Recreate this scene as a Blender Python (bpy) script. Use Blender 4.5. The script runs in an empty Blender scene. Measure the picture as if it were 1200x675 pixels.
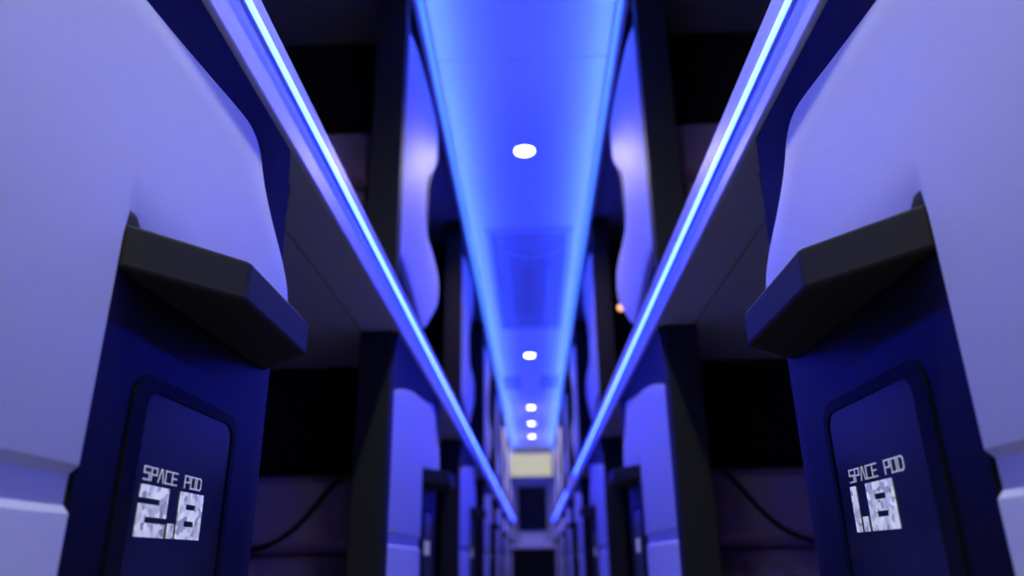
import bpy, bmesh, math, random
from mathutils import Vector, Matrix

C = bpy.context.scene.collection
SC = bpy.context.scene
random.seed(4)
H = 0.65                      # camera height above the floor; heights "h" below are measured from it

# ---------------------------------------------------------------- camera
yaw, pitch, roll = math.radians(1.4045), math.radians(20.501), math.radians(-0.81)
Zr = Matrix.Rotation(yaw, 3, 'Z')
fw = Zr @ Vector((0, math.cos(pitch), math.sin(pitch)))
up = Zr @ Vector((0, -math.sin(pitch), math.cos(pitch)))
rt = fw.cross(up)
r2 = rt * math.cos(roll) + up * math.sin(roll)
u2 = -rt * math.sin(roll) + up * math.cos(roll)
cd = bpy.data.cameras.new('camera'); cam = bpy.data.objects.new('camera', cd); C.objects.link(cam)
M = Matrix((r2, u2, -fw)).transposed().to_4x4(); M.translation = Vector((0.005, 0, H))
cam.matrix_world = M
cd.sensor_width = 36.0; cd.lens = 858.2 / 1200 * 36; cd.clip_start = 0.01
cd.dof.use_dof = True; cd.dof.focus_distance = 0.74; cd.dof.aperture_fstop = 3.0
SC.camera = cam

# ---------------------------------------------------------------- world and exposure
w = bpy.data.worlds.new('world'); SC.world = w; w.use_nodes = True
w.node_tree.nodes['Background'].inputs[0].default_value = (0.02, 0.022, 0.04, 1)
w.node_tree.nodes['Background'].inputs[1].default_value = 0.3
SC.view_settings.view_transform = 'Standard'; SC.view_settings.look = 'None'
SC.view_settings.exposure = 0.0; SC.view_settings.gamma = 1.0
SC.view_settings.use_curve_mapping = False

LED_AISLE = ((0.006, 0.015, 1.0), 90.0)     # colour and strength of the lower strips
LED_CEIL = ((0.06, 0.24, 1.0), 1.3)       # diffuser line on the lip of the ceiling coves
LED_COVE = ((0.026, 0.064, 1.0), 80.0)    # the strips lying in the coves, behind the lip
SPOT_W = 20.0                              # warm ceiling spots
FILL_SPOT_W = 38.0                         # two unseen ceiling spots added as neutral fill, behind and above the camera

# ---------------------------------------------------------------- materials
def mat(name, col, rough=0.5, metal=0.0, coat=0.0, bump=0.0, bscale=60, var=0.0, emit=None, es=0, spec=0.5):
    m = bpy.data.materials.new(name); m.use_nodes = True
    nt = m.node_tree; b = nt.nodes['Principled BSDF']
    b.inputs['Base Color'].default_value = (*col, 1); b.inputs['Roughness'].default_value = rough
    b.inputs['Metallic'].default_value = metal; b.inputs['Coat Weight'].default_value = coat
    b.inputs['Specular IOR Level'].default_value = spec
    tc = nt.nodes.new('ShaderNodeTexCoord')
    if bump or var:
        n = nt.nodes.new('ShaderNodeTexNoise'); n.inputs['Scale'].default_value = bscale
        n.inputs['Detail'].default_value = 3
        nt.links.new(tc.outputs['Object'], n.inputs['Vector'])
        if bump:
            bp = nt.nodes.new('ShaderNodeBump'); bp.inputs['Strength'].default_value = bump
            bp.inputs['Distance'].default_value = 0.002
            nt.links.new(n.outputs['Fac'], bp.inputs['Height']); nt.links.new(bp.outputs['Normal'], b.inputs['Normal'])
        if var:
            mx = nt.nodes.new('ShaderNodeMix'); mx.data_type = 'RGBA'
            mx.inputs[6].default_value = (*[c * (1 - var) for c in col], 1)
            mx.inputs[7].default_value = (*[min(1, c * (1 + var)) for c in col], 1)
            nt.links.new(n.outputs['Fac'], mx.inputs[0]); nt.links.new(mx.outputs[2], b.inputs['Base Color'])
    if emit:
        b.inputs['Emission Color'].default_value = (*emit, 1); b.inputs['Emission Strength'].default_value = es
    return m

MW = mat('shell_white', (0.80, 0.80, 0.82), 0.56, bump=0.15, bscale=120, var=0.02)
MF = mat('fascia_silver', (0.74, 0.74, 0.80), 0.42, bump=0.05, bscale=200)
MN = mat('panel_navy', (0.016, 0.012, 0.035), 0.55, spec=0.25, bump=0.05, bscale=150)
MNG = mat('name_panel_navy', (0.005, 0.004, 0.011), 0.5, spec=0.24, bump=0.04, bscale=40)
MGL = mat('dark_glass', (0.008, 0.008, 0.022), 0.2, spec=0.35)
MWG = mat('window_glass', (0.004, 0.004, 0.010), 0.3, spec=0.15)
MBK = mat('black_trim', (0.005, 0.005, 0.004), 0.6, spec=0.15)
MHD = mat('hood_charcoal', (0.034, 0.031, 0.014), 0.55, spec=0.2, bump=0.1, bscale=220)
MPO = mat('post_charcoal', (0.022, 0.021, 0.018), 0.6, spec=0.2, bump=0.1, bscale=150)
MPT = mat('partition_black', (0.006, 0.006, 0.008), 0.8)
MSO = mat('soffit_grey', (0.66, 0.64, 0.62), 0.7, bump=0.1, bscale=200)
MCE = mat('ceiling_white', (0.70, 0.72, 0.76), 0.42, bump=0.05, bscale=3)
MUC = mat('bunk_ceiling_grey', (0.25, 0.25, 0.27), 0.7)
MHA = mat('hatch_grey', (0.48, 0.49, 0.52), 0.35)
MHB = mat('hatch_dark', (0.36, 0.37, 0.42), 0.25)
MFL = mat('floor_carpet', (0.30, 0.29, 0.28), 0.95, bump=0.5, bscale=300)
MOW = mat('outer_wall_dark', (0.02, 0.02, 0.03), 0.8)
MLE = mat('seat_leather', (0.68, 0.48, 0.72), 0.42, bump=0.3, bscale=180, var=0.1)
MPI = mat('seat_piping', (0.02, 0.015, 0.02), 0.5)
MEW = mat('end_wall_grey', (0.50, 0.50, 0.55), 0.6)
MCH = mat('downlight_ring', (0.6, 0.6, 0.6), 0.3, metal=0.6)
MLA = mat('led_aisle', (0.8, 0.8, 0.8), 0.4, emit=LED_AISLE[0], es=LED_AISLE[1])
MLC = mat('led_ceiling', (0.8, 0.8, 0.8), 0.4, emit=LED_CEIL[0], es=LED_CEIL[1])
MCV = mat('led_cove', (0.8, 0.8, 0.8), 0.4, emit=LED_COVE[0], es=LED_COVE[1])
MLS = mat('spot_lens', (0.9, 0.9, 0.9), 0.4, emit=(1.0, 0.95, 0.88), es=20)
MRL = mat('reading_lens', (0.9, 0.8, 0.6), 0.4, emit=(1.0, 0.55, 0.2), es=2.0)
MSG = mat('lit_sign_cream', (0.30, 0.28, 0.18), 0.6, var=0.1, bscale=9, emit=(0.62, 0.60, 0.36), es=0.80)

def digit_mat():
    m = bpy.data.materials.new('glowing_silver_digits'); m.use_nodes = True
    nt = m.node_tree; b = nt.nodes['Principled BSDF']
    tc = nt.nodes.new('ShaderNodeTexCoord'); v = nt.nodes.new('ShaderNodeTexVoronoi')
    v.inputs['Scale'].default_value = 170
    nt.links.new(tc.outputs['Object'], v.inputs['Vector'])
    cr = nt.nodes.new('ShaderNodeValToRGB')
    cr.color_ramp.elements[0].color = (0.22, 0.23, 0.30, 1); cr.color_ramp.elements[1].color = (0.85, 0.88, 0.95, 1)
    sp = nt.nodes.new('ShaderNodeSeparateColor')
    nt.links.new(v.outputs['Color'], sp.inputs[0]); nt.links.new(sp.outputs[0], cr.inputs[0])
    nt.links.new(cr.outputs[0], b.inputs['Base Color']); nt.links.new(cr.outputs[0], b.inputs['Emission Color'])
    b.inputs['Emission Strength'].default_value = 0.62; b.inputs['Roughness'].default_value = 0.4  # facet tones also glow: the digits' brightness is put into their colour
    return m
MDG = digit_mat()
MLT = mat('glowing_silver_letters', (0.6, 0.6, 0.65), 0.4, emit=(0.6, 0.6, 0.7), es=0.32)  # faint glow added so the letters read brighter than their lighting
MFM = mat('far_number_marks', (0.6, 0.6, 0.62), 0.4, emit=(0.6, 0.6, 0.65), es=0.25)  # marks carry a faint glow of their own as well

# ---------------------------------------------------------------- helpers
def link(name, bm, m, parent=None, kind=None, smooth=False, bevel=0.0, seg=2):
    bmesh.ops.recalc_face_normals(bm, faces=bm.faces)
    me = bpy.data.meshes.new(name); bm.to_mesh(me); bm.free()
    me.materials.append(m)
    if smooth:
        for p in me.polygons: p.use_smooth = True
    o = bpy.data.objects.new(name, me); C.objects.link(o)
    if parent: o.parent = parent
    if kind: o['kind'] = kind
    if bevel:
        b = o.modifiers.new('bevel', 'BEVEL'); b.width = bevel; b.segments = seg; b.limit_method = 'ANGLE'
        b.harden_normals = False
    return o
def box(bm, x0, x1, y0, y1, z0, z1):
    if x0 > x1: x0, x1 = x1, x0
    v = [bm.verts.new((x, y, z)) for x in (x0, x1) for y in (y0, y1) for z in (z0, z1)]
    for f in ((0, 1, 3, 2), (4, 6, 7, 5), (0, 4, 5, 1), (2, 3, 7, 6), (0, 2, 6, 4), (1, 5, 7, 3)):
        bm.faces.new([v[i] for i in f])
def prism_x(bm, pts, x0, x1):         # polygon in (y, z) pulled from x0 to x1
    a = [bm.verts.new((x0, y, z)) for y, z in pts]; b = [bm.verts.new((x1, y, z)) for y, z in pts]
    bm.faces.new(a); bm.faces.new(b[::-1]); n = len(pts)
    for i in range(n): bm.faces.new((a[i], a[(i + 1) % n], b[(i + 1) % n], b[i]))
def prism_z(bm, pts, z0, z1):
    a = [bm.verts.new((x, y, z0)) for x, y in pts]; b = [bm.verts.new((x, y, z1)) for x, y in pts]
    bm.faces.new(a); bm.faces.new(b[::-1]); n = len(pts)
    for i in range(n): bm.faces.new((a[i], a[(i + 1) % n], b[(i + 1) % n], b[i]))
def disc(bm, c, r, z0, z1, n=32):
    prism_z(bm, [(c[0] + r * math.cos(2 * math.pi * i / n), c[1] + r * math.sin(2 * math.pi * i / n)) for i in range(n)], z0, z1)
def smooth_poly(pts, it=2, keep=()):  # Chaikin corner cutting of an open chain
    for _ in range(it):
        q = [pts[0]]
        for a, b in zip(pts, pts[1:]):
            q.append((a[0] * .75 + b[0] * .25, a[1] * .75 + b[1] * .25)); q.append((a[0] * .25 + b[0] * .75, a[1] * .25 + b[1] * .75))
        q.append(pts[-1]); pts = q
    return pts
def empty(name, label, cat, loc=(0, 0, 0), group=None):
    o = bpy.data.objects.new(name, None); C.objects.link(o); o.location = loc
    o.empty_display_size = 0.1
    o['label'] = label; o['category'] = cat
    if group: o['group'] = group
    return o
def tag(o, label, cat, group=None):
    o['label'] = label; o['category'] = cat
    if group: o['group'] = group
    return o
def kids(o): return [c for c in bpy.data.objects if c.parent == o]
def copy_tree(o, parent=None):
    c = o.copy(); C.objects.link(c); c.parent = parent
    for ch in kids(o): copy_tree(ch, c)
    return c
def tube(bm, pts, r, n=8):
    rings = []
    for i, p in enumerate(pts):
        p = Vector(p); t = (Vector(pts[min(i + 1, len(pts) - 1)]) - Vector(pts[max(i - 1, 0)])).normalized()
        a = t.cross(Vector((0, 1, 0.01))).normalized(); b = t.cross(a)
        rings.append([bm.verts.new(p + a * r * math.cos(2 * math.pi * k / n) + b * r * math.sin(2 * math.pi * k / n)) for k in range(n)])
    for A, B in zip(rings, rings[1:]):
        for k in range(n): bm.faces.new((A[k], A[(k + 1) % n], B[(k + 1) % n], B[k]))
    bm.faces.new(rings[0]); bm.faces.new(rings[-1][::-1])

W = 0.31           # half the aisle, to the pod fronts
PITCH = 1.6
Y0, Y1 = -1.6, 11.5
NPOD = 7
CEIL = H + 1.6

# ---------------------------------------------------------------- the setting
bm = bmesh.new(); box(bm, -1.1, 1.1, Y0, Y1, -0.05, 0); link('floor', bm, MFL, kind='structure')
bm = bmesh.new()
seams = [Y0, 0.45, 2.06, 3.36, 5.18, 6.55, 7.9, 9.5, Y1]
for a, b in zip(seams, seams[1:]):
    box(bm, -0.302, 0.302, a + 0.002, b - 0.002, CEIL, CEIL + 0.02)
box(bm, -1.1, 1.1, Y0, Y1, CEIL + 0.02, CEIL + 0.05)
link('ceiling', bm, MCE, kind='structure', bevel=0.003, seg=1)
for s, nm in ((-1, 'left'), (1, 'right')):
    bm = bmesh.new(); box(bm, s * 1.05, s * 1.1, Y0, Y1, 0, CEIL + 0.02); link('wall_' + nm, bm, MOW, kind='structure')
    bm = bmesh.new(); box(bm, s * 0.306, s * 1.05, Y0, Y1, H + 1.555, H + 1.60)
    link('trim_1' if s < 0 else 'trim_2', bm, MUC, kind='structure')       # lower ceiling above the bunks
bm = bmesh.new(); box(bm, -1.1, 1.1, Y0 - .05, Y0, 0, CEIL); link('wall_back', bm, MOW, kind='structure')
bm = bmesh.new(); box(bm, -1.1, 1.1, Y1, Y1 + .05, 0, CEIL); link('wall_front', bm, MEW, kind='structure')
# door at the far end of the aisle: dark glass pane over a ledge and a black lower opening
bm = bmesh.new()
box(bm, -0.325, 0.31, Y1 - 0.03, Y1, 0.0, H + 0.178)
link('door_1', bm, MBK, kind='structure', bevel=0.004)
bm = bmesh.new()
box(bm, -0.235, 0.20, Y1 - 0.03, Y1, H + 0.43, H + 1.07)
link('window_1', bm, MWG, kind='structure', bevel=0.01)
bm = bmesh.new(); box(bm, -0.33, 0.31, Y1 - 0.10, Y1, H + 0.18, H + 0.26); box(bm, -0.2, 0.16, Y1 - 0.06, Y1, H + 0.26, H + 0.37)
link('trim_3', bm, MF, kind='structure', bevel=0.01)

# ---------------------------------------------------------------- bunk platforms and strip lights
for s, nm in ((-1, 'left'), (1, 'right')):
    t = empty('bunk_platform', 'long %s side bunk deck with a silver fascia and grey underside' % nm, 'bunk deck', (s * 0.29, Y0, 0))
    def P(name, x0, x1, h0, h1, m, bev=0.002):
        bm = bmesh.new(); box(bm, s * (x0 - .29), s * (x1 - .29), 0, Y1 - Y0, H + h0, H + h1)
        return link(name, bm, m, t, bevel=bev)
    P('fascia', 0.290, 0.300, 0.500, 0.600, MF)
    P('inner_soffit', 0.300, 0.381, 0.501, 0.52, MSO)
    P('outer_soffit', 0.385, 1.048, 0.501, 0.52, MSO)
    P('deck_top', 0.300, 1.048, 0.52, 0.595, MPT)
    hl = 0.560 if s < 0 else 0.549
    segs = [(0.35, Y1 - 0.5)] if s < 0 else [(0.35, 5.08), (6.5, Y1 - 0.5)]
    for i, (a, b) in enumerate(segs):
        lab = ('glowing blue LED strip along the left bunk fascia' if s < 0 else
               ('long blue LED strip along the right bunk fascia, nearer piece' if i == 0 else 'short far blue LED strip on the right bunk fascia, beyond the gap'))
        e = empty('led_strip', lab, 'LED strip', (s * 0.29, a, H + hl))
        bm = bmesh.new(); box(bm, 0, -s * 0.004, 0, b - a, -0.0055, 0.0055); link('channel', bm, MCH, e)
        bm = bmesh.new(); box(bm, -s * 0.004, -s * 0.0075, 0.003, b - a - 0.003, -0.0032, 0.0032); link('diffuser', bm, MLA, e)
    e = empty('ceiling_cove', 'blue glowing cove running along the %s edge of the ceiling' % nm, 'cove light', (s * 0.302, 1.15, H + 1.49))
    L = 10.95 - 1.15
    bm = bmesh.new(); box(bm, 0, -s * 0.032, 0, L, 0.0, 0.006); box(bm, s * 0.003, 0, 0, L, 0.0, 0.109); link('ledge', bm, MF, e)  # ledge plus an upright back board added to keep cove light off the panels
    bm = bmesh.new(); box(bm, -s * 0.011, -s * 0.026, 0, L, -0.003, 0.0); link('diffuser', bm, MLC, e)
    bm = bmesh.new(); box(bm, -s * 0.004, -s * 0.014, 0, L, 0.006, 0.012); link('light_strip', bm, MCV, e)

# ---------------------------------------------------------------- pods
def shell_mesh(outline, s, x_front=-0.004, thick=0.016, groove=None, lower=True):
    """moulded shell: outline in (y, h); cut into cells so that it can curve back at the near end"""
    bm = bmesh.new()
    f = bm.faces.new([bm.verts.new((0, y, H + h)) for y, h in outline])
    cuts_y = [0.03, 0.05, 0.08, 0.11, 0.15, 0.19, 0.23, 0.3, 0.42, 0.5, 0.6, 0.7, 0.78]
    for y in cuts_y:
        bmesh.ops.bisect_plane(bm, geom=bm.verts[:] + bm.edges[:] + bm.faces[:], plane_co=(0, y, 0), plane_no=(0, 1, 0))
    zs = [0.30, 0.36, 0.42] if lower else [0.75, 0.85, 0.95, 1.05, 1.15, 1.25, 1.35]
    if groove: zs = [0.066, 0.060, 0.054, 0.046, 0.040, 0.034] + zs
    for h in zs:
        bmesh.ops.bisect_plane(bm, geom=bm.verts[:] + bm.edges[:] + bm.faces[:], plane_co=(0, 0, H + h), plane_no=(0, 0, 1))
    r = bmesh.ops.extrude_face_region(bm, geom=bm.faces[:])
    vs = [g for g in r['geom'] if isinstance(g, bmesh.types.BMVert)]
    front = set(vs)
    for v in bm.verts:
        y, h = v.co.y, v.co.z - H
        if v in front:
            x = x_front
            x += 0.014 * max(0, 1 - y / 0.2) ** 2
            if groove:
                if 0.0395 < h < 0.0605: x += 0.006
                elif 0.033 < h < 0.0399: x += 0.001
        else:
            x = x_front + thick + 0.004
        v.co.x = s * x
    return bm

low_top = smooth_poly([(0.012, 0.345), (0.10, 0.390), (0.30, 0.425), (0.474, 0.439), (0.595, 0.455), (0.655, 0.464), (0.71, 0.470),
                       (0.742, 0.455), (0.760, 0.425), (0.80, 0.392), (0.85, 0.360), (0.876, 0.335), (0.888, 0.30), (0.884, 0.25)], 2)
low_out = [(0.012, -0.64)] + low_top + [(0.56, 0.249), (0.530, 0.252), (0.518, 0.262), (0.508, 0.262), (0.505, 0.24), (0.503, -0.64)]
up_out = smooth_poly([(0.012, 0.735), (0.012, 1.33), (0.03, 1.385), (0.12, 1.412), (0.378, 1.440), (0.60, 1.452), (0.655, 1.42), (0.64, 1.30),
                      (0.52, 1.20), (0.42, 1.13), (0.41, 1.02), (0.45, 0.95), (0.60, 0.945), (0.73, 0.93), (0.765, 0.88), (0.745, 0.82),
                      (0.60, 0.73), (0.46, 0.645), (0.40, 0.645), (0.25, 0.68), (0.012, 0.735)], 2)[:-1]

FONT = {  # strokes on a 4 x 6 grid
    'S': [(4, 6, 0, 6), (0, 6, 0, 3.2), (0, 3.2, 4, 3.2), (4, 3.2, 4, 0), (4, 0, 0, 0)],
    'P': [(0, 0, 0, 6), (0, 6, 4, 6), (4, 6, 4, 2.8), (4, 2.8, 0, 2.8)],
    'A': [(0, 0, 1.6, 6), (1.6, 6, 2.4, 6), (2.4, 6, 4, 0)],
    'C': [(4, 6, 0, 6), (0, 6, 0, 0), (0, 0, 4, 0)],
    'E': [(4, 6, 0, 6), (0, 6, 0, 0), (0, 0, 4, 0), (0, 3, 3.4, 3)],
    'O': [(0, 0, 0, 6), (0, 6, 4, 6), (4, 6, 4, 0), (4, 0, 0, 0)],
    'D': [(0, 0, 0, 6), (0, 6, 3, 6), (3, 6, 4, 5), (4, 5, 4, 1), (4, 1, 3, 0), (3, 0, 0, 0)]}
def stroke(bm, s, x, a, b, wd):
    a, b = Vector(a), Vector(b); d = (b - a).normalized(); n = Vector((-d.y, d.x)) * wd / 2; a = a - d * wd / 2; b = b + d * wd / 2
    prism_x(bm, [tuple(a + n), tuple(b + n), tuple(b - n), tuple(a - n)], s * x, s * (x - 0.0006))
def lettering(s, y_start, y_end, h0, h1, x):
    bm = bmesh.new(); txt = 'SPACE POD'; n = len(txt)
    adv = (y_end - y_start) / n
    for i, ch in enumerate(txt):
        if ch == ' ': continue
        for (ax, ay, bx_, by) in FONT[ch]:
            fx = lambda q: y_start + adv * (i + 0.14 + 0.72 * q / 4)
            fy = lambda q: H + h0 + (h1 - h0) * q / 6
            stroke(bm, s, x, (fx(ax), fy(ay)), (fx(bx_), fy(by)), 0.0014)
    return bm
def number(s, ch, ya, yb, h0, h1, x, bm):
    w_ = yb - ya; hh = h1 - h0
    def rc(u0, u1, v0, v1):
        y0, y1 = sorted((ya + w_ * u0, ya + w_ * u1))
        box(bm, s * x, s * (x - 0.0008), y0, y1, H + h0 + hh * v0, H + h0 + hh * v1)
    if ch == '2':
        rc(0, 1, .75, 1); rc(.72, 1, .63, .75); rc(0, 1, .39, .63); rc(0, .26, .27, .39); rc(0, 1, 0, .27)
    elif ch == '8':
        rc(0, 1, .75, 1); rc(0, .27, .63, .75); rc(.70, 1, .63, .75); rc(0, 1, .39, .63); rc(0, .27, .27, .39); rc(.70, 1, .27, .39); rc(0, 1, 0, .27)
    else: rc(0, 1, 0, 1)

def rounded(y0, y1, h0, h1, r, n=5):
    p = []
    for cy, cz, a0 in ((y1 - r, h1 - r, 0), (y0 + r, h1 - r, 90), (y0 + r, h0 + r, 180), (y1 - r, h0 + r, 270)):
        for i in range(n + 1):
            a = math.radians(a0 + 90 * i / n); p.append((cy + r * math.cos(a), H + cz + r * math.sin(a)))
    return p
def ring_x(bm, outer, inner, x0, x1):
    n = len(outer)
    V = [[bm.verts.new((x, y, z)) for y, z in P_] for x in (x0, x1) for P_ in (outer, inner)]
    o0, i0, o1, i1 = V
    for k in range(n):
        j = (k + 1) % n
        bm.faces.new((o0[k], o0[j], i0[j], i0[k])); bm.faces.new((o1[k], i1[k], i1[j], o1[j]))
        bm.faces.new((o0[k], o1[k], o1[j], o0[j])); bm.faces.new((i0[k], i0[j], i1[j], i1[k]))

SEDGE = 0.812        # far edge of the surround where it meets the bunk deck
def lower_pod(s, k, label, near):
    t = empty('lower_sleeping_pod', label, 'sleeping pod', (s * W, k * PITCH, 0), 'lower deck sleeping pods')
    # navy side panel behind the shell
    bm = bmesh.new(); prism_x(bm, [(0.006, 0.0), (0.006, H + .50), (0.905, H + .50), (0.900, H + .44), (0.893, H + .36), (0.90, H + .25), (0.90, 0.0)], s * 0.016, s * 0.034)
    link('side_panel', bm, MN, t, bevel=0.002)
    # raised navy surround that follows the shell's outline up to the bunk deck
    rim = [(y, h) for y, h in low_top if y < 0.875]
    pts = [(0.006, rim[0][1])] + rim[1:] + [(0.880, 0.335)]
    top = [(SEDGE, 0.4985), (0.006, 0.4985)]
    n = len(pts)
    bm = bmesh.new(); allp = pts + top
    fr = [bm.verts.new((s * (0.006 if i < n else -0.013), y, H + h)) for i, (y, h) in enumerate(allp)]
    bk = [bm.verts.new((s * 0.016, y, H + h)) for y, h in allp]
    bm.faces.new(bk)
    for i in range(len(allp)): bm.faces.new((fr[i], fr[(i + 1) % len(allp)], bk[(i + 1) % len(allp)], bk[i]))
    for i in range(n - 1):                       # the front leans out from the shell's outline to the deck
        ta = bm.verts.new((s * -0.013, min(SEDGE, pts[i][0]), H + 0.4985)); tb = bm.verts.new((s * -0.013, min(SEDGE, pts[i + 1][0]), H + 0.4985))
        if pts[i][0] >= SEDGE: bm.faces.new((fr[i], fr[i + 1], ta))
        else: bm.faces.new((fr[i], fr[i + 1], tb, ta))
    bmesh.ops.remove_doubles(bm, verts=bm.verts, dist=1e-5)
    link('surround', bm, MN, t)
    link('shell', shell_mesh(low_out, s, groove=True), MW, t, bevel=0.005, seg=3, smooth=True)
    bm = bmesh.new(); box(bm, 0, s * 0.074, 0.0, 0.055, 0.0, H + 0.50); link('post', bm, MPO, t, bevel=0.003)
    # hood: a ledge with chamfered ends over the name panel
    bm = bmesh.new()
    prism_z(bm, [(s * 0.012, 0.506), (-s * 0.003, 0.509), (-s * 0.068, 0.590), (-s * 0.070, 0.596), (-s * 0.070, 0.766), (-s * 0.068, 0.773), (0, 0.836), (s * 0.016, 0.836)], H + 0.215, H + 0.252)
    link('hood', bm, MHD, t, bevel=0.003)
    # name panel
    bm = bmesh.new()
    box(bm, -s * 0.001, s * 0.022, 0.5045, 0.836, 0.0, H + 0.2165)
    np_ = link('name_panel', bm, MNG, t, bevel=0.003)
    x = -0.0015
    bm = bmesh.new(); ring_x(bm, rounded(0.560, 0.771, -0.30, 0.148, 0.024), rounded(0.583, 0.760, -0.285, 0.136, 0.016), s * 0.004, s * (x - 0.0016))
    link('display_frame', bm, MBK, np_, bevel=0.001)
    bm = bmesh.new(); prism_x(bm, rounded(0.579, 0.762, -0.287, 0.138, 0.016), s * 0.004, s * (x - 0.0002)); link('display_glass', bm, MGL, np_)
    xt = x - 0.0003
    if near:
        if s < 0:
            link('lettering', lettering(s, 0.594, 0.704, 0.0665, 0.0765, xt), MLT, np_)
            bm = bmesh.new(); number(s, '2', 0.594, 0.642, 0.0225, 0.0625, xt, bm); number(s, '.', 0.6475, 0.6585, 0.0225, 0.0345, xt, bm); number(s, '8', 0.6635, 0.711, 0.0225, 0.0625, xt, bm)
        else:
            link('lettering', lettering(s, 0.731, 0.619, 0.0665, 0.0775, xt), MLT, np_)
            bm = bmesh.new(); number(s, '1', 0.732, 0.7205, 0.0215, 0.0625, xt, bm); number(s, '.', 0.7145, 0.7045, 0.0215, 0.0345, xt, bm); number(s, '8', 0.698, 0.646, 0.0215, 0.0625, xt, bm)
        link('pod_number', bm, MDG, np_)
    else:
        a, b, c, d = (0.60, 0.64, 0.66, 0.70) if s < 0 else (0.72, 0.70, 0.69, 0.65)
        for p, q in ((a, b), (c, d)):
            bm = bmesh.new(); number(s, '.', p, q, 0.022, 0.060, xt, bm); link('number_mark', bm, MFM, np_)
    return t

def upper_pod(s, k, label):
    t = empty('upper_sleeping_pod', label, 'sleeping pod', (s * W, k * PITCH, H + 0.6), 'upper deck sleeping pods')
    def q(bm):
        bmesh.ops.translate(bm, verts=bm.verts, vec=(0, 0, -H - 0.6)); return bm
    bm = bmesh.new()
    prism_x(bm, [(0.006, H + .60), (0.006, H + 1.555), (0.70, H + 1.555), (0.70, H + 1.40), (0.665, H + 1.28), (0.60, H + 1.20), (0.60, H + 0.97), (0.77, H + .94), (0.785, H + .86), (0.76, H + .80), (0.50, H + .63), (0.46, H + .60)], s * 0.016, s * 0.034)
    link('side_panel', q(bm), MN, t, bevel=0.002)
    link('shell', q(shell_mesh(up_out, s, lower=False)), MW, t, bevel=0.005, seg=3, smooth=True)
    bm = bmesh.new(); box(bm, 0, s * 0.078, 0.0, 0.055, H + 0.60, H + 1.555); link('post', q(bm), MPO, t, bevel=0.003)
    return t

def seat(s, label, loc, top, base, group, piping=True):
    """padded backrest with a lumbar pad, curved piping and stitched diamonds"""
    t = empty('pod_seat', label, 'seat', loc, group)
    x0, x1 = 0.0, 0.60
    nx, nz = 60, 60
    def pad(z0, z1, depth, q):
        bm = bmesh.new(); g = []
        for i in range(nx + 1):
            col = []
            for j in range(nz + 1):
                u, v = i / nx, j / nz
                e = min(1, min(u, 1 - u) * 9) ** .5 * min(1, min(v, 1 - v) * 7) ** .5
                X = x0 + (x1 - x0) * u; Zz = z0 + (z1 - z0) * v
                dq = abs(math.sin((X + Zz) * 42)) ** .35 * abs(math.sin((X - Zz) * 42)) ** .35 if q else 1
                col.append(bm.verts.new((s * X, -depth * e * (0.84 + 0.16 * dq), Zz)))
            g.append(col)
        for i in range(nx):
            for j in range(nz): bm.faces.new((g[i][j], g[i + 1][j], g[i + 1][j + 1], g[i][j + 1]))
        return bm
    link('backrest', pad(base, top - 0.19, 0.095, True), MLE, t, smooth=True)
    link('headrest', pad(top - 0.192, top, 0.075, False), MLE, t, smooth=True)
    if piping:
        pts = []
        for i in range(25):
            X = 0.065 + 0.5 * i / 24
            pts.append((s * X, -0.083, top - 0.188 + 0.22 * math.exp(-(X / 0.147) ** 2)))
        bm = bmesh.new(); tube(bm, pts, 0.006); link('piping', bm, MPI, t, smooth=True)
    bm = bmesh.new(); box(bm, s * x0, s * x1, -0.55, -0.10, base - 0.12, base - 0.001)
    link('cushion', bm, MLE, t, bevel=0.03, seg=4)
    return t

ntrim = 4
for s in (-1, 1):                      # black bulkheads between the berths
    for k in range(NPOD):
        for (y, z0, z1) in ((0.325, 0.0, H + 0.50), (0.30, H + 0.60, H + 1.555)):
            bm = bmesh.new(); box(bm, s * 0.346, s * 1.05, k * PITCH + y, k * PITCH + y + 0.02, z0, z1)
            link('trim_%d' % ntrim, bm, MPT, kind='structure'); ntrim += 1
side = {-1: 'left', 1: 'right'}
ordn = ['nearest', 'second', 'third', 'fourth', 'fifth', 'sixth', 'seventh']
for s in (-1, 1):
    lp = up_ = st = None
    for k in range(NPOD):
        if k == 0:
            lower_pod(s, 0, 'large white pod front with dark name panel reading SPACE POD %s, %s' % ('2.8' if s < 0 else '1.8', side[s]), True)
        else:
            lab = '%s lower pod in the %s row, white shell with black name panel' % (ordn[k], side[s])
            if lp is None: lp = lower_pod(s, k, lab, False)
            else:
                o = copy_tree(lp); o.location.y = k * PITCH; o['label'] = lab
        lab = '%s upper pod in the %s row, wavy white shell above blue strip' % (ordn[k], side[s])
        if up_ is None: up_ = upper_pod(s, 0, lab)
        else:
            o = copy_tree(up_); o.location.y = k * PITCH; o['label'] = lab
        if k == 1:
            seat(s, 'purple quilted leather seat inside the %s lower pod, behind the dark post' % side[s], (s * 0.40, k * PITCH + 0.325, 0), H + 0.215, 0.30, 'pod seats')
            seat(s, 'dark padded seat inside the open %s upper pod above the fascia' % side[s], (s * 0.40, k * PITCH + 0.30, 0), H + 1.20, H + 0.72, 'pod seats', False)

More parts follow.
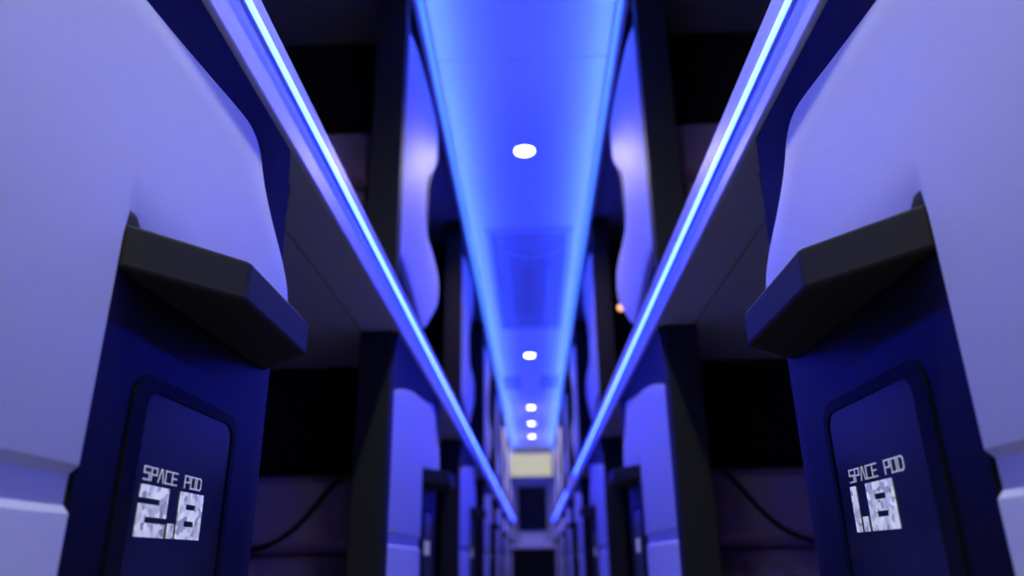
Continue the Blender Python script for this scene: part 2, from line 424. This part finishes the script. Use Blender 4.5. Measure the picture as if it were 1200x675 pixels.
# ---------------------------------------------------------------- ceiling fittings
def downlight(y, label, first, power, rad=0.036):
    if first is None:
        t = empty('ceiling_downlight', label, 'ceiling light', (0, y, CEIL), 'round ceiling downlights')
        bm = bmesh.new(); n = 32
        V = []
        for r, z in ((0.048, 0.0), (0.046, -0.005), (0.039, -0.006), (0.037, 0.0)):
            V.append([bm.verts.new((r * math.cos(2 * math.pi * i / n), r * math.sin(2 * math.pi * i / n), z)) for i in range(n)])
        for A, B in zip(V, V[1:]):
            for i in range(n): bm.faces.new((A[i], A[(i + 1) % n], B[(i + 1) % n], B[i]))
        link('trim_ring', bm, MCH, t, smooth=True)
        bm = bmesh.new(); disc(bm, (0, 0), rad, -0.004, 0.0); link('lens', bm, MLS, t)
    else:
        t = copy_tree(first); t.location.y = y; t['label'] = label
    ld = bpy.data.lights.new('downlight_lamp', 'SPOT'); ld.energy = power; ld.color = (0.92, 0.98, 0.82) if power > 20 else (1.0, 0.86, 0.68)
    ld.spot_size = math.radians(150); ld.spot_blend = 0.6; ld.shadow_soft_size = 0.035
    lo = bpy.data.objects.new('downlight_lamp', ld); C.objects.link(lo); lo.location = (0, y, CEIL - 0.012)
    return t
f0 = downlight(2.65, 'largest and nearest round white ceiling light', None, SPOT_W)
f0_k = kids(f0)
for y, lab in ((5.87, 'second round white ceiling light, just past the roof hatch'),
               (8.05, 'first of the three far ceiling lights in a column'),
               (9.06, 'middle one of the three far ceiling lights'),
               (10.05, 'last ceiling light, just above the cream sign')):
    downlight(y, lab, f0, SPOT_W)
for y, lab in ((0.35, 'unseen fill light added in the ceiling directly over the nearest pods'), (-0.9, 'unseen fill light added in the ceiling behind the nearest pods')):
    o = downlight(y, lab, f0, FILL_SPOT_W)  # unseen downlights, added to give the near pods neutral fill light

t = empty('roof_hatch', 'dark blue tinted roof hatch panel between the first two ceiling lights', 'roof hatch', (0.012, 3.4, CEIL))
bm = bmesh.new()
for (x0, x1, y0, y1) in ((-.23, -.19, 0, 1.72), (.19, .23, 0, 1.72), (-.19, .19, 0, .05), (-.19, .19, 1.67, 1.72)):
    box(bm, x0, x1, y0, y1, -0.014, 0.0)
link('frame', bm, MHA, t, bevel=0.004)
bm = bmesh.new(); box(bm, -.19, .19, .05, 1.67, -0.005, 0.0); link('lid', bm, MHB, t)
bm = bmesh.new(); box(bm, -.12, .12, .45, 1.35, -0.016, -0.004); link('inner_panel', bm, MHB, t, bevel=0.01)
bm = bmesh.new()
for sg in (-1, 1):
    prism_z(bm, [(sg * 0.01, .36), (sg * 0.18, .22), (sg * 0.18, .24), (sg * 0.01, .385)], -0.012, -0.004)
link('brace', bm, MHA, t)
for sx, lab in ((-1, 'left dark blue ceiling vent beyond the second light'), (1, 'right dark blue ceiling vent beyond the second light')):
    t = empty('ceiling_vent', lab, 'vent', (sx * 0.18, 6.62, CEIL), 'ceiling vents')
    bm = bmesh.new(); box(bm, -.08, .08, 0, .5, -0.006, 0); link('backing', bm, MHB, t)
    bm = bmesh.new()
    for i in range(7): box(bm, -.075, .075, 0.03 + i * .068, 0.055 + i * .068, -0.013, -0.005)
    link('slats', bm, MHA, t)

# ---------------------------------------------------------------- far end
t = empty('lit_sign', 'glowing cream rectangular sign over the far door', 'sign', (-0.02, Y1, H + 1.385))
bm = bmesh.new(); box(bm, -.335, .335, -.06, 0, -.19, .19); link('sign_box', bm, MEW, t, bevel=0.006)
bm = bmesh.new(); box(bm, -.315, .315, -.066, -.055, -.17, .17); link('sign_face', bm, MSG, t)

# ---------------------------------------------------------------- warm reading lights in the right row
def reading_light(s, x, y, h, label, r=0.014):
    t = empty('reading_light', label, 'reading light', (s * x, y, H + h), 'small reading lights')
    bm = bmesh.new(); bmesh.ops.create_cone(bm, cap_ends=True, segments=20, radius1=r * 1.4, radius2=r * 1.1, depth=0.02,
                                           matrix=Matrix.Rotation(math.pi / 2, 4, 'X'))
    link('lamp_body', bm, MBK, t)
    bm = bmesh.new(); bmesh.ops.create_uvsphere(bm, u_segments=16, v_segments=8, radius=r, matrix=Matrix.Translation((0, -0.008, 0)))
    link('lamp_lens', bm, MRL, t, smooth=True)

reading_light(1, 0.463, 3.49, 1.184, 'small warm reading light on the bulkhead of the second right upper pod', 0.017)
